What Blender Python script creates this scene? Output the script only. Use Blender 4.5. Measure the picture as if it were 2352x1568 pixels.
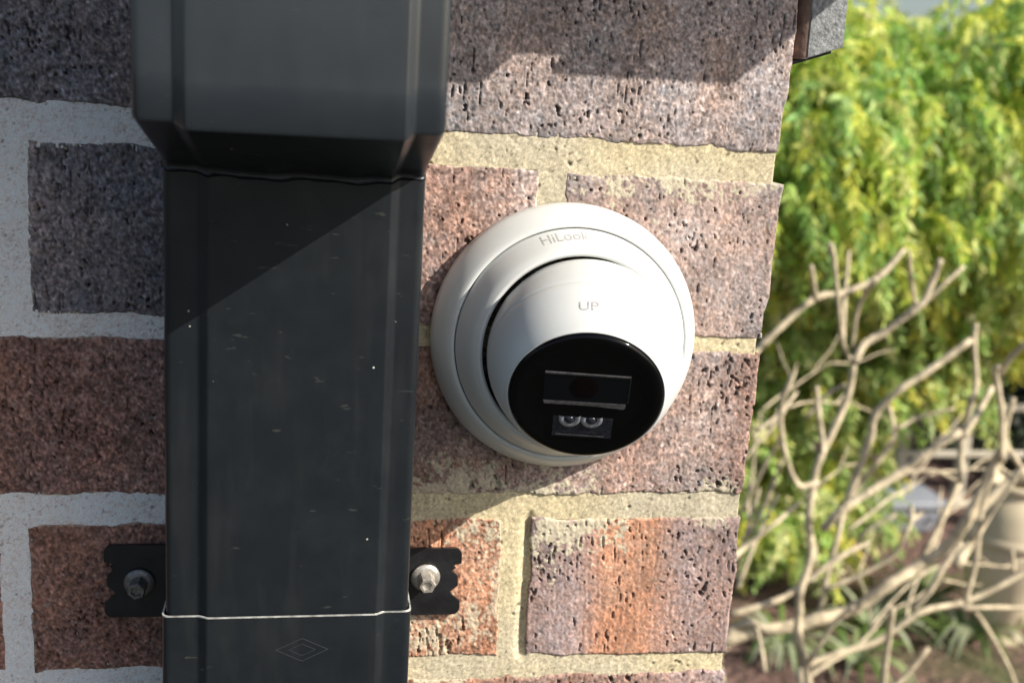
import bpy, bmesh, math, random
import numpy as np
from mathutils import Vector, Matrix

for o in list(bpy.data.objects): bpy.data.objects.remove(o)
SC = bpy.context.scene
COL = SC.collection
random.seed(7)
RNG = np.random.default_rng(11)

# ------------------------------------------------------------------ camera, sky, sun, exposure
# world: X along the wall to the right, Y into the wall, Z up; wall corner at X=0, front face at Y=0
ZW = 2.2                                           # height of the bed joint under the top brick course
CAM = Vector((-.2174, -.5375, ZW+.0259))
R0 = (0.98552466, -0.15927583, 0.05807195)
R1 = (0.02154901, -0.22207371, -0.97479172)
R2 = (0.16815701, 0.96193268, -0.21542688)
cd = bpy.data.cameras.new('camera'); cam = bpy.data.objects.new('camera', cd); COL.objects.link(cam)
cam.matrix_world = Matrix(((R0[0], -R1[0], -R2[0], CAM.x), (R0[1], -R1[1], -R2[1], CAM.y), (R0[2], -R1[2], -R2[2], CAM.z), (0, 0, 0, 1)))
cd.sensor_width = 36; cd.lens = 41.33; cd.clip_start = .02; cd.clip_end = 2000
cd.dof.use_dof = True; cd.dof.focus_distance = .53; cd.dof.aperture_fstop = 11
SC.camera = cam

LD = Vector((-1.45, 1.0, -1.27)).normalized()      # direction the sunlight travels
sd = bpy.data.lights.new('sun', 'SUN'); sun = bpy.data.objects.new('sun', sd); COL.objects.link(sun)
sun.rotation_euler = LD.to_track_quat('-Z', 'Y').to_euler(); sun.location = (3, -4, 6)
sd.energy = 5.0; sd.angle = math.radians(.3); sd.color = (1, .93, .82)
W = bpy.data.worlds.new('World'); SC.world = W; W.use_nodes = True
nt = W.node_tree; nt.nodes.clear()
sky = nt.nodes.new('ShaderNodeTexSky'); sky.sky_type = 'NISHITA'; sky.sun_disc = False
sky.sun_elevation = math.asin(-LD.z); sky.sun_rotation = math.atan2(-LD.x, -LD.y)
sky.air_density = 1.0; sky.dust_density = 2.5; sky.altitude = 50
bg = nt.nodes.new('ShaderNodeBackground'); bg.inputs['Strength'].default_value = .102
wo = nt.nodes.new('ShaderNodeOutputWorld')
nt.links.new(sky.outputs[0], bg.inputs[0]); nt.links.new(bg.outputs[0], wo.inputs[0])
SC.view_settings.view_transform = 'Standard'; SC.view_settings.look = 'None'
SC.view_settings.exposure = .5; SC.view_settings.gamma = 1; SC.view_settings.use_curve_mapping = False
SC.render.engine = 'CYCLES'

def at(u, v, Y):
    """the point of the place seen at (u, v) of the 2352-wide photograph on the plane Y"""
    c = ((u-1176)/2700, (v-784)/2700, 1.)
    d = Vector([R0[i]*c[0]+R1[i]*c[1]+R2[i]*c[2] for i in range(3)])
    return CAM + d*((Y-CAM.y)/d.y)

# ------------------------------------------------------------------ helpers
def tag(o, label=None, cat=None, group=None, kind=None):
    if label: o['label'] = label
    if cat: o['category'] = cat
    if group: o['group'] = group
    if kind: o['kind'] = kind
    return o
def thing(name, loc, label, cat, group=None):
    o = bpy.data.objects.new(name, None); COL.objects.link(o); o.location = loc; o.empty_display_size = .05
    return tag(o, label, cat, group)
def link(name, me, mat, parent=None, smooth=False):
    o = bpy.data.objects.new(name, me); COL.objects.link(o)
    if mat and not me.materials: me.materials.append(mat)
    if smooth: me.polygons.foreach_set('use_smooth', [True]*len(me.polygons))
    if parent:
        o.parent = parent; o.location = tuple(-c for c in world_of(parent))
    return o
def world_of(o):
    v = Vector(o.location)
    while o.parent: o = o.parent; v += Vector(o.location)
    return v
def pydata(name, V, F, mat, parent=None, smooth=False):
    me = bpy.data.meshes.new(name); me.from_pydata([tuple(v) for v in V], [], F); me.update()
    return link(name, me, mat, parent, smooth)
def quads_np(name, V, F, mat, parent=None, smooth=False, col=None, size=4):
    V = np.asarray(V, np.float32); F = np.asarray(F, np.int32)
    me = bpy.data.meshes.new(name)
    me.vertices.add(len(V)); me.vertices.foreach_set('co', V.ravel())
    me.loops.add(F.size); me.loops.foreach_set('vertex_index', F.ravel())
    me.polygons.add(len(F)); me.polygons.foreach_set('loop_start', np.arange(0, F.size, size, dtype=np.int32))
    me.polygons.foreach_set('loop_total', np.full(len(F), size, np.int32))
    if smooth: me.polygons.foreach_set('use_smooth', np.ones(len(F), bool))
    if col is not None:
        a = me.color_attributes.new('tint', 'FLOAT_COLOR', 'POINT')
        c = np.ones((len(V), 4), np.float32); c[:, :3] = col; a.data.foreach_set('color', c.ravel())
    me.update(calc_edges=True)
    return link(name, me, mat, parent)
def bm_obj(name, bm, mat, parent=None, smooth=False):
    me = bpy.data.meshes.new(name); bmesh.ops.recalc_face_normals(bm, faces=bm.faces); bm.to_mesh(me); bm.free()
    return link(name, me, mat, parent, smooth)
def box_bm(lo, hi, bev=0, seg=1, bm=None):
    b = bmesh.new()
    bmesh.ops.create_cube(b, size=1)
    for v in b.verts: v.co = Vector([lo[i]+(v.co[i]+.5)*(hi[i]-lo[i]) for i in range(3)])
    if bev: bmesh.ops.bevel(b, geom=b.edges[:], offset=bev, segments=seg, affect='EDGES', profile=.5)
    if bm is None: return b
    me = bpy.data.meshes.new('t'); b.to_mesh(me); b.free(); bm.from_mesh(me); bpy.data.meshes.remove(me); return bm
def frame_of(n, up=Vector((0, 0, 1))):
    n = Vector(n).normalized(); ex = up.cross(n)
    if ex.length < 1e-4: ex = Vector((1, 0, 0))
    ex.normalize(); ey = n.cross(ex); return ex, ey, n
def lathe(name, prof, org, n, mat, parent=None, seg=128, smooth=True, caps=False, sharp=None):
    ex, ey, n = frame_of(n); V = []; F = []
    for r, h in prof:
        for k in range(seg):
            a = 2*math.pi*k/seg; V.append(org+ex*(r*math.cos(a))+ey*(r*math.sin(a))+n*h)
    for i in range(len(prof)-1):
        for k in range(seg):
            k2 = (k+1) % seg; F.append((i*seg+k, i*seg+k2, (i+1)*seg+k2, (i+1)*seg+k))
    if caps: F.append(tuple(range((len(prof)-1)*seg, len(prof)*seg)))
    return pydata(name, V, F, mat, parent, smooth)
def tube(name, pts, rad, mat, parent=None, seg=8, jitter=0, rnd=None):
    pts = [Vector(p) for p in pts]; V = []; F = []; n = len(pts)
    rr = rad if isinstance(rad, (list, tuple)) else [rad]*n
    up = Vector((.3, -1, .2)).normalized()
    for i, p in enumerate(pts):
        t = (pts[min(i+1, n-1)]-pts[max(i-1, 0)]).normalized()
        ex = up.cross(t).normalized(); ey = t.cross(ex)
        for k in range(seg):
            a = 2*math.pi*k/seg; r = rr[i]*(1+(rnd.uniform(-jitter, jitter) if rnd else 0))
            V.append(p+ex*(r*math.cos(a))+ey*(r*math.sin(a)))
    for i in range(n-1):
        for k in range(seg):
            k2 = (k+1) % seg; F.append((i*seg+k, i*seg+k2, (i+1)*seg+k2, (i+1)*seg+k))
    F.append(tuple(reversed(range(seg)))); F.append(tuple(range((n-1)*seg, n*seg)))
    return pydata(name, V, F, mat, parent, True)
def spline(pts, n=6):
    """Catmull-Rom through pts"""
    P = [Vector(p) for p in pts]; P = [P[0]*2-P[1]]+P+[P[-1]*2-P[-2]]; out = []
    for i in range(1, len(P)-2):
        for k in range(n):
            t = k/n; a, b, c, d = P[i-1:i+3]
            out.append(.5*((2*b)+(c-a)*t+(2*a-5*b+4*c-d)*t*t+(3*b-a-3*c+d)*t**3))
    out.append(P[-2]); return out

# ------------------------------------------------------------------ materials
def mat_new(name):
    m = bpy.data.materials.new(name); m.use_nodes = True; t = m.node_tree
    return m, t, t.nodes['Principled BSDF'], t.nodes, t.links
def simple(name, col, rough=.5, metal=0, spec=.5, var=.15, scale=60, bump=0, bscale=200, coat=0, bdist=.001):
    m, t, b, N, L = mat_new(name)
    tc = N.new('ShaderNodeTexCoord'); no = N.new('ShaderNodeTexNoise'); no.inputs['Scale'].default_value = scale; no.inputs['Detail'].default_value = 5
    L.new(tc.outputs['Object'], no.inputs['Vector'])
    mr = N.new('ShaderNodeMapRange'); mr.inputs[1].default_value = .3; mr.inputs[2].default_value = .7
    mr.inputs[3].default_value = 1-var; mr.inputs[4].default_value = 1+var; L.new(no.outputs[0], mr.inputs[0])
    mx = N.new('ShaderNodeVectorMath'); mx.operation = 'SCALE'; mx.inputs[0].default_value = col[:3]
    L.new(mr.outputs[0], mx.inputs['Scale']); L.new(mx.outputs[0], b.inputs['Base Color'])
    b.inputs['Roughness'].default_value = rough; b.inputs['Metallic'].default_value = metal
    b.inputs['Specular IOR Level'].default_value = spec
    if coat: b.inputs['Coat Weight'].default_value = coat; b.inputs['Coat Roughness'].default_value = .06
    if bump:
        n2 = N.new('ShaderNodeTexNoise'); n2.inputs['Scale'].default_value = bscale; n2.inputs['Detail'].default_value = 4
        L.new(tc.outputs['Object'], n2.inputs['Vector'])
        bp = N.new('ShaderNodeBump'); bp.inputs['Strength'].default_value = bump; bp.inputs['Distance'].default_value = bdist
        L.new(n2.outputs[0], bp.inputs['Height']); L.new(bp.outputs[0], b.inputs['Normal'])
    return m
def attr_mat(name, rough=.85, grain=.2, gscale=900, bump=.3, bdist=.0004, spec=.3):
    """masonry: colour carried on the mesh, times fine grain, with a fine bump"""
    m, t, b, N, L = mat_new(name)
    at_ = N.new('ShaderNodeAttribute'); at_.attribute_name = 'tint'
    tc = N.new('ShaderNodeTexCoord'); no = N.new('ShaderNodeTexNoise'); no.inputs['Scale'].default_value = gscale; no.inputs['Detail'].default_value = 6
    no.inputs['Roughness'].default_value = .65
    L.new(tc.outputs['Object'], no.inputs['Vector'])
    mr = N.new('ShaderNodeMapRange'); mr.inputs[1].default_value = .3; mr.inputs[2].default_value = .7
    mr.inputs[3].default_value = 1-grain; mr.inputs[4].default_value = 1+grain; L.new(no.outputs[0], mr.inputs[0])
    mx = N.new('ShaderNodeVectorMath'); mx.operation = 'SCALE'
    L.new(at_.outputs['Color'], mx.inputs[0]); L.new(mr.outputs[0], mx.inputs['Scale']); L.new(mx.outputs[0], b.inputs['Base Color'])
    bp = N.new('ShaderNodeBump'); bp.inputs['Strength'].default_value = bump; bp.inputs['Distance'].default_value = bdist
    L.new(no.outputs[0], bp.inputs['Height']); L.new(bp.outputs[0], b.inputs['Normal'])
    b.inputs['Roughness'].default_value = rough; b.inputs['Specular IOR Level'].default_value = spec
    return m
def leaf_mat(name, trans=.35, rough=.5):
    m, t, b, N, L = mat_new(name)
    a = N.new('ShaderNodeAttribute'); a.attribute_name = 'tint'
    L.new(a.outputs['Color'], b.inputs['Base Color']); b.inputs['Roughness'].default_value = rough; b.inputs['Specular IOR Level'].default_value = .4
    tr = N.new('ShaderNodeBsdfTranslucent'); L.new(a.outputs['Color'], tr.inputs['Color'])
    mx = N.new('ShaderNodeMixShader'); mx.inputs[0].default_value = trans
    L.new(b.outputs[0], mx.inputs[1]); L.new(tr.outputs[0], mx.inputs[2]); L.new(mx.outputs[0], N['Material Output'].inputs['Surface'])
    return m
def pipe_mat(ca=(.0095, .0122, .0155), cb=(.024, .028, .0315), spec=.42, ro=0):
    """dark painted steel with dust film, tiny white specks and faint scuffs"""
    m, t, b, N, L = mat_new('dark_grey_painted_steel')
    tc = N.new('ShaderNodeTexCoord')
    def noise(scale, det=4, vec=None, rough=.5):
        n = N.new('ShaderNodeTexNoise'); n.inputs['Scale'].default_value = scale; n.inputs['Detail'].default_value = det; n.inputs['Roughness'].default_value = rough
        L.new(vec or tc.outputs['Object'], n.inputs['Vector']); return n.outputs[0]
    def rng(s, a, b_, c, d):
        r = N.new('ShaderNodeMapRange'); r.inputs[1].default_value = a; r.inputs[2].default_value = b_; r.inputs[3].default_value = c; r.inputs[4].default_value = d
        L.new(s, r.inputs[0]); return r.outputs[0]
    def mix(f, A, B):
        x = N.new('ShaderNodeMix'); x.data_type = 'RGBA'; L.new(f, x.inputs[0])
        for s, k in ((A, 6), (B, 7)):
            if isinstance(s, tuple): x.inputs[k].default_value = (*s, 1)
            else: L.new(s, x.inputs[k])
        return x.outputs[2]
    mp = N.new('ShaderNodeMapping'); mp.inputs['Scale'].default_value = (1, 1, .12); L.new(tc.outputs['Object'], mp.inputs['Vector'])
    dust = rng(noise(26, 8, None, .7), .45, .8, 0, .55)
    strk = rng(noise(140, 5, mp.outputs[0]), .5, .85, 0, .25)
    base = mix(dust, ca, cb)
    base = mix(strk, base, (.042, .042, .040))
    mp2 = N.new('ShaderNodeMapping'); mp2.inputs['Scale'].default_value = (.25, 1, 1); mp2.inputs['Rotation'].default_value = (0, .5, 0); L.new(tc.outputs['Object'], mp2.inputs['Vector'])
    base = mix(rng(noise(420, 3, mp2.outputs[0]), .70, .74, 0, .22), base, (.12, .12, .11))
    vo = N.new('ShaderNodeTexVoronoi'); vo.inputs['Scale'].default_value = 110; L.new(tc.outputs['Object'], vo.inputs['Vector'])
    sep = N.new('ShaderNodeSeparateColor'); L.new(vo.outputs['Color'], sep.inputs[0])
    keep = rng(sep.outputs[0], .74, .75, 0, 1)                        # only some cells carry a speck
    size = rng(sep.outputs[1], 0, 1, .015, .075)
    lt = N.new('ShaderNodeMath'); lt.operation = 'LESS_THAN'; L.new(vo.outputs['Distance'], lt.inputs[0]); L.new(size, lt.inputs[1])
    mu = N.new('ShaderNodeMath'); mu.operation = 'MULTIPLY'; L.new(lt.outputs[0], mu.inputs[0]); L.new(keep, mu.inputs[1])
    mu2 = N.new('ShaderNodeMath'); mu2.operation = 'MULTIPLY'; L.new(mu.outputs[0], mu2.inputs[0]); L.new(rng(sep.outputs[2], 0, 1, .15, 1), mu2.inputs[1])
    base = mix(mu2.outputs[0], base, (.6, .58, .52))
    L.new(base, b.inputs['Base Color'])
    L.new(rng(noise(60, 5), .3, .7, .27+ro, .36+ro), b.inputs['Roughness'])
    b.inputs['Specular IOR Level'].default_value = spec
    bp = N.new('ShaderNodeBump'); bp.inputs['Strength'].default_value = .25; bp.inputs['Distance'].default_value = .0006
    L.new(noise(14, 2), bp.inputs['Height']); L.new(bp.outputs[0], b.inputs['Normal'])
    return m
M_BRICK = attr_mat('fired_clay_brick', .88, .22, 1100, .5, .0005)
M_MORTAR = attr_mat('sand_mortar', .95, .20, 1500, .5, .0005, .15)
M_PIPE = pipe_mat(); M_PIPE_SKY = pipe_mat((.016, .0215, .029), (.031, .037, .044), 1.0, -.07)  # second one, for the upper section: sky reflection put into a lighter, bluer base
M_CUT = simple('bare_cut_steel_edge', (.50, .50, .48), .4, .3, var=.6, scale=160)
M_BLACK = simple('black_bracket_paint', (.012, .012, .014), .38, var=.4, scale=120, bump=.15, bscale=500)
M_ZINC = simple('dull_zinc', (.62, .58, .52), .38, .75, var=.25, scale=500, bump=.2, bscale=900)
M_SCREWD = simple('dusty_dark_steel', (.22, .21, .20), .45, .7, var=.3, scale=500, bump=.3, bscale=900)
M_WHITE = simple('white_camera_plastic', (.64, .655, .645), .34, var=.04, scale=45, bump=.06, bscale=1400, bdist=.0003)
M_SEAM = simple('dark_seam', (.02, .02, .02), .7)
M_LETTER = simple('pale_grey_lettering', (.40, .40, .40), .5, var=.3, scale=900)
M_GLASS = simple('black_glossy_window', (.0015, .0015, .002), .07, spec=.28, var=.3, scale=40)
M_LENSW = simple('dark_lens_window', (.003, .0035, .006), .1, spec=.35)
M_LENS = simple('lens_glass', (.003, .001, .0015), .06, spec=.25)
M_TRIM = simple('grey_window_edge', (.085, .083, .085), .35, var=.4, scale=500)
M_LED = simple('grey_led_reflector', (.34, .35, .39), .3, .4, var=.3, scale=900)
M_LEDW = simple('dark_led_window', (.018, .020, .028), .2, var=.5, scale=600)
M_FASCIA = simple('weathered_grey_board', (.23, .24, .245), .8, var=.45, scale=420, bump=.6, bscale=700)
M_BROWN = simple('brown_weathered_edge', (.14, .085, .065), .7, var=.35, scale=300, bump=.4, bscale=500)
M_BARK = simple('pale_tan_bark', (.56, .47, .32), .85, var=.4, scale=35, bump=.7, bscale=120, bdist=.004)
M_CUTWOOD = simple('cut_wood_end', (.55, .46, .32), .9)
M_TRUNK = simple('grey_brown_bark', (.11, .085, .06), .9, var=.4, scale=20, bump=.8, bscale=40, bdist=.01)
M_POT = simple('sand_coloured_render', (.58, .49, .34), .85, var=.12, scale=8, bump=.3, bscale=60, bdist=.003)
M_BIN = simple('blue_grey_plastic', (.27, .29, .34), .55, var=.1, scale=6)
M_RAIL = simple('pale_timber_rail', (.50, .46, .38), .8, var=.2, scale=15)
M_LEAF = leaf_mat('yellow_green_leaf', .38)
M_HEDGE = leaf_mat('green_leaf', .3)

# ------------------------------------------------------------------ noise fields
def gn(shape, sx, sz, rng):
    """smooth unit-variance noise; sx, sz are blur radii in samples"""
    a = rng.standard_normal(shape)
    fx = np.fft.fftfreq(shape[1])[None, :]; fz = np.fft.fftfreq(shape[0])[:, None]
    k = np.exp(-2*np.pi**2*((fx*sx)**2+(fz*sz)**2))
    o = np.real(np.fft.ifft2(np.fft.fft2(a)*k)); return (o-o.mean())/o.std()
def sstep(x, a, b):
    t = np.clip((x-a)/(b-a), 0, 1); return t*t*(3-2*t)

CREAM = np.array((.53, .475, .355)); PALE_FILL = np.array((.86, .785, .75))  # second: whiter mortar left of the pipe, lightened further to stand for skylight
RES = .50                                              # mm

wall = thing('brick_wall', (0, 0, 0), 'corner of a red-brown and grey clinker brick wall with cream mortar joints', 'wall')

HOLES = []
def hero_brick(c, stops, seed, pits=1., grain=1., streak=1., contrast=.35, smears=(), depth=110, label=None, edge_smear=0.):
    """a brick face c = four corners in mm (TL, TR, BR, BL) carved with pits, drag marks and worn edges"""
    rng = np.random.default_rng(seed)
    TL, TR, BR, BL = [np.array(p, float) for p in c]
    HOLES.append((max(TL[0], BL[0]), min(TR[0], BR[0]), min(TL[1], TR[1]), max(BL[1], BR[1])))
    w = (np.linalg.norm(TR-TL)+np.linalg.norm(BR-BL))/2; hgt = (np.linalg.norm(TL-BL)+np.linalg.norm(TR-BR))/2
    nx, nz = int(w/RES)+1, int(hgt/RES)+1
    s = np.linspace(0, 1, nx)[None, :]; t = np.linspace(0, 1, nz)[:, None]           # t: 0 top
    P = ((1-s)[..., None]*(1-t)[..., None]*TL+s[..., None]*(1-t)[..., None]*TR+s[..., None]*t[..., None]*BR+(1-s)[..., None]*t[..., None]*BL)
    sh = (nz, nx)
    ds = np.minimum(s, 1-s)*w+0*t; dt = np.minimum(t, 1-t)*hgt+0*s; d = np.minimum(ds, dt)
    # wavering outline
    e = np.exp(-d/3.)
    P[..., 0] += e*gn(sh, 7, 7, rng)*.35; P[..., 1] += e*(gn(sh, 9, 9, rng)*.45+gn(sh, 2.2, 2.2, rng)*.22)
    h = .09*gn(sh, 26, 26, rng)+.03*gn(sh, 6, 6, rng)
    g1 = gn(sh, .75, .9, rng); g2 = gn(sh, 1.5, 1.9, rng)
    g3 = .8*gn(sh, .75, 1.1, rng)+.6*gn(sh, 1.4, 1.8, rng)
    pore = sstep(g3, 1.0, 1.5); h -= grain*.24*pore
    h += grain*(.065*g1+.035*g2)
    pn = .8*gn(sh, .9, 1.3, rng)+.45*gn(sh, 1.2, 3.6, rng)+.35*gn(sh, 2.6, 2.6, rng)+.45*gn(sh, 24, 24, rng); pn /= pn.std()
    pit = sstep(pn, 1.85-.3*(pits-1), 2.25-.3*(pits-1)); h -= 1.8*pit*np.clip(1+.5*gn(sh, 8, 8, rng), .3, 1.6)
    sn = gn(sh, .65, 6, rng)*.75+gn(sh, .8, 2.5, rng)*.6+gn(sh, 20, 20, rng)*.45; sn /= sn.std()
    st = sstep(sn, 2.1-.25*(streak-1), 2.5-.2*(streak-1)); h -= 1.3*st
    h += streak*.035*gn(sh, .9, 9, rng)
    # worn arris
    wob = 1+.5*gn(sh, 5, 5, rng)
    h -= .9*np.exp(-d/(.5*np.clip(wob, .35, 2.2)))
    chip = sstep(gn(sh, 3.5, 3.5, rng), 1.2, 2.0)*np.exp(-d/1.8); h -= 1.0*chip
    # colour
    xs = np.array([q[0] for q in stops]); cs = np.array([q[1] for q in stops])
    sw = np.clip(s+.018*gn(sh, 14, 40, rng)+.006*gn(sh, 3, 5, rng), 0, 1)
    colr = np.stack([np.interp(sw, xs, cs[:, k]) for k in range(3)], -1)
    tone = gn(sh, 25, 30, rng)*.06+g2*.055*contrast/.35+g1*.15*contrast/.35+gn(sh, 8, 8, rng)*.04
    colr = colr*np.exp(tone*1.5)[..., None]
    hue = gn(sh, 16, 20, rng)*.035+gn(sh, 2, 2, rng)*.03
    colr[..., 0] *= 1+hue; colr[..., 2] *= 1-hue*.8
    dark = np.clip(pit*.8+st*.7+pore*(.40*contrast/.35), 0, .88)
    colr = colr*(1-.72*dark)[..., None]
    sp = sstep(gn(sh, 1.0, 1.0, rng), 1.6, 2.3)[..., None]*.35
    colr = colr*(1-sp)+np.array((.42, .38, .34))*sp
    # mortar smeared over the face
    msk = np.zeros(sh)
    rag = .6*gn(sh, 1.5, 1.5, rng)+.5*gn(sh, 6, 6, rng)+.4*gn(sh, .8, .8, rng)
    for (cx, cz, rx, rz, k) in smears:
        q = 1-np.sqrt(((s-cx)/rx)**2+((t-cz)/rz)**2); msk = np.maximum(msk, k*sstep(q*1.7+rag*.95, .55, .95))
    if edge_smear: msk = np.maximum(msk, edge_smear*sstep(np.exp(-d/1.6)*1.6+rag*.35, 1.1, 1.6))
    msk = np.clip(msk, 0, 1)
    h += msk*.12
    sc = CREAM if BR[0] > -250 else PALE_FILL
    colr = colr*(1-msk)[..., None]+sc*(1+.08*g1)[..., None]*msk[..., None]
    colr = np.clip(colr, .006, .8)
    # mesh: carved face, then straight sides back to `depth`
    V = np.stack([P[..., 0]/1000, -h/1000, ZW+P[..., 1]/1000], -1).reshape(-1, 3)
    idx = np.arange(nx*nz).reshape(sh)
    F = np.stack([idx[:-1, :-1], idx[1:, :-1], idx[1:, 1:], idx[:-1, 1:]], -1).reshape(-1, 4)
    ring = np.concatenate([idx[0, :], idx[1:, -1], idx[-1, -2::-1], idx[-2:0:-1, 0]])
    n0 = len(V); back = V[ring].copy(); back[:, 1] = depth/1000
    r2 = np.arange(len(ring))+n0; nn = len(ring)
    SF = np.stack([ring, np.roll(ring, -1), np.roll(r2, -1), r2], -1)
    V = np.vstack([V, back]); cc = colr.reshape(-1, 3); cc = np.vstack([cc, cc[ring]])
    o = quads_np('brick', V, np.vstack([F, SF]), M_BRICK, wall, True, cc)
    if label: o['label'] = label
    return o

G = lambda r, g, b: np.array((r, g, b))
GP = G(.31, .258, .248); DK = G(.185, .162, .170); DKR = G(.255, .140, .112); RB = G(.30, .200, .170)
PK = G(.355, .275, .250); OR = G(.43, .225, .145); PU = G(.335, .245, .228); BR_ = G(.26, .140, .108)
# row 0 (top course in view)
hero_brick([(-231, 76), (3, 76), (-.5, .3), (-231, 3.2)], [(0, GP*.9), (.35, GP), (.7, GP*1.05), (1, GP*.98)], 3, 1.25, 1.1, 1.1, .4)
hero_brick([(-470, 76), (-241, 76), (-241, 5.8), (-470, 5)], [(0, DK), (.5, DK), (.8, DK*1.1), (1, DK)], 4, .8, 1.3, .6, .5)
# row 1
hero_brick([(-340, -10.5), (-115.5, -12.8), (-115.2, -87.5), (-340.4, -86)], [(0, DK*1.0), (.3, DK*1.0), (.55, DK), (.75, RB), (.88, RB*1.02), (.95, GP), (1, GP*.9)], 5, 1.1, 1.2, 1., .45, edge_smear=.8)
hero_brick([(-102.4, -13.4), (4.3, -14.8), (1.5, -90.5), (-101, -90)], [(0, PK*.85), (.2, PK*1.02), (.5, PK), (.8, PK*.97), (1, PK*.9)], 6, .7, 1., .7, .32, depth=230,
           smears=[(.22, .0, .12, .18, .9), (.5, -.03, .3, .16, .95), (.9, 0, .15, .1, .7)])
# row 2
hero_brick([(-470, -97), (-241, -97), (-241, -171), (-470, -171)], [(0, DKR), (.5, DKR), (.62, DKR*.95), (.8, DKR*1.1), (1, DKR)], 8, .8, 1.3, .7, .5, edge_smear=.6)
hero_brick([(-231, -97), (1.6, -98.6), (-.7, -171), (-231, -171)], [(0, BR_), (.3, RB*.85), (.6, PK*.95), (.75, RB*1.15), (.9, PK), (1, RB)], 9, 1.0, 1., .9, .38,
           smears=[(.33, .97, .22, .22, .75), (.55, 1.0, .16, .16, .95), (.95, 1.0, .08, .1, .8)])
# row 3
hero_brick([(-344.5, -186.5), (-123.5, -183.9), (-121.3, -256.5), (-343.3, -260)], [(0, BR_), (.27, BR_), (.5, BR_), (.72, OR*.95), (.85, OR*.98), (1, OR*.85)], 10, .9, 1.2, .7, .45, edge_smear=.5,
           smears=[(.97, .1, .08, .16, .8), (.84, .86, .06, .18, .75), (.93, .75, .06, .2, .7), (.99, .5, .035, .4, .6)])
hero_brick([(-108.5, -184), (0, -183.8), (.4, -258.6), (-106.8, -257.2)], [(0, PU*.9), (.22, PU*1.02), (.33, OR*.72+PU*.25), (.37, OR), (.58, OR*1.0), (.66, OR*.6+PU*.45), (.76, PU*1.05), (.9, PU), (1, PU*.95)], 12, 1.1, .75, 1.7, .28, depth=230,
           smears=[(.12, .06, .26, .26, .95), (.3, -.02, .2, .16, .9), (.85, -.02, .1, .12, .7)])
# row 4
hero_brick([(-231, -270), (1, -269), (1, -344), (-231, -345)], [(0, BR_), (.35, OR*.8), (.6, RB), (1, PU)], 13, 1., 1., 1., .35, smears=[(.35, 0, .1, .08, .8)])
hero_brick([(-470, -270), (-241, -270), (-241, -345), (-470, -344)], [(0, DKR), (1, DKR)], 14, .9, 1.2, .8, .45)
# partly seen ones at the left edge
hero_brick([(-592, -10.5), (-354, -10.5), (-354, -86), (-592, -86)], [(0, DK), (1, DK)], 15, .8, 1.2, .6, .5, edge_smear=.6)
hero_brick([(-592, -186), (-357, -186), (-357, -259), (-592, -259)], [(0, BR_), (1, BR_)], 16, .8, 1.2, .6, .45)

# the rest of the wall, plain bricks that share two meshes
def plain_brick_mesh(l, d):
    bm = box_bm((0, 0, 0), (l, d, .076), .0025, 2); me = bpy.data.meshes.new('brick')
    bm.to_mesh(me); bm.free(); return me
def plain_mat():
    m, t, b, N, L = mat_new('plain_clay_brick')
    oi = N.new('ShaderNodeObjectInfo'); rp = N.new('ShaderNodeValToRGB')
    rp.color_ramp.elements[0].color = (.11, .10, .115, 1); rp.color_ramp.elements[1].color = (.26, .12, .08, 1)
    e = rp.color_ramp.elements.new(.5); e.color = (.17, .11, .095, 1); L.new(oi.outputs['Random'], rp.inputs[0])
    tc = N.new('ShaderNodeTexCoord'); no = N.new('ShaderNodeTexNoise'); no.inputs['Scale'].default_value = 260; no.inputs['Detail'].default_value = 8
    L.new(tc.outputs['Object'], no.inputs['Vector'])
    mr = N.new('ShaderNodeMapRange'); mr.inputs[1].default_value = .3; mr.inputs[2].default_value = .6; mr.inputs[3].default_value = .35; mr.inputs[4].default_value = 1.2
    L.new(no.outputs[0], mr.inputs[0]); mx = N.new('ShaderNodeVectorMath'); mx.operation = 'SCALE'
    L.new(rp.outputs[0], mx.inputs[0]); L.new(mr.outputs[0], mx.inputs['Scale']); L.new(mx.outputs[0], b.inputs['Base Color'])
    bp = N.new('ShaderNodeBump'); bp.inputs['Distance'].default_value = .003; L.new(no.outputs[0], bp.inputs['Height']); L.new(bp.outputs[0], b.inputs['Normal'])
    b.inputs['Roughness'].default_value = .9; return m
M_PLAIN = plain_mat()
ms = plain_brick_mesh(.230, .110); mr_ = plain_brick_mesh(.110, .230)
def put(me, x, y, r):
    o = bpy.data.objects.new('brick', me); COL.objects.link(o)
    if not me.materials: me.materials.append(M_PLAIN)
    o.parent = wall; o.location = (x, y, ZW-.086*r+.001); return o
for r in range(-2, 25):
    even = r % 2 == 0
    hero = 0 <= r <= 4
    if even:
        xs = [-.231-.24*k for k in range(4)]; ys = [.12+.24*k for k in range(2)]
        for k, x in enumerate(xs):
            if hero and k < 2: continue
            put(ms, x, 0, r)
    else:
        xs = [-.352-.24*k for k in range(3)]; ys = [.24*k for k in range(3)]
        for k, x in enumerate(xs):
            if r in (1, 3) and k < 2: continue
            put(ms, x, 0, r)
    for k, y in enumerate(ys):
        if not even and k == 0 and r in (1, 3): continue
        put(mr_, -.110, y, r)

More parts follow.
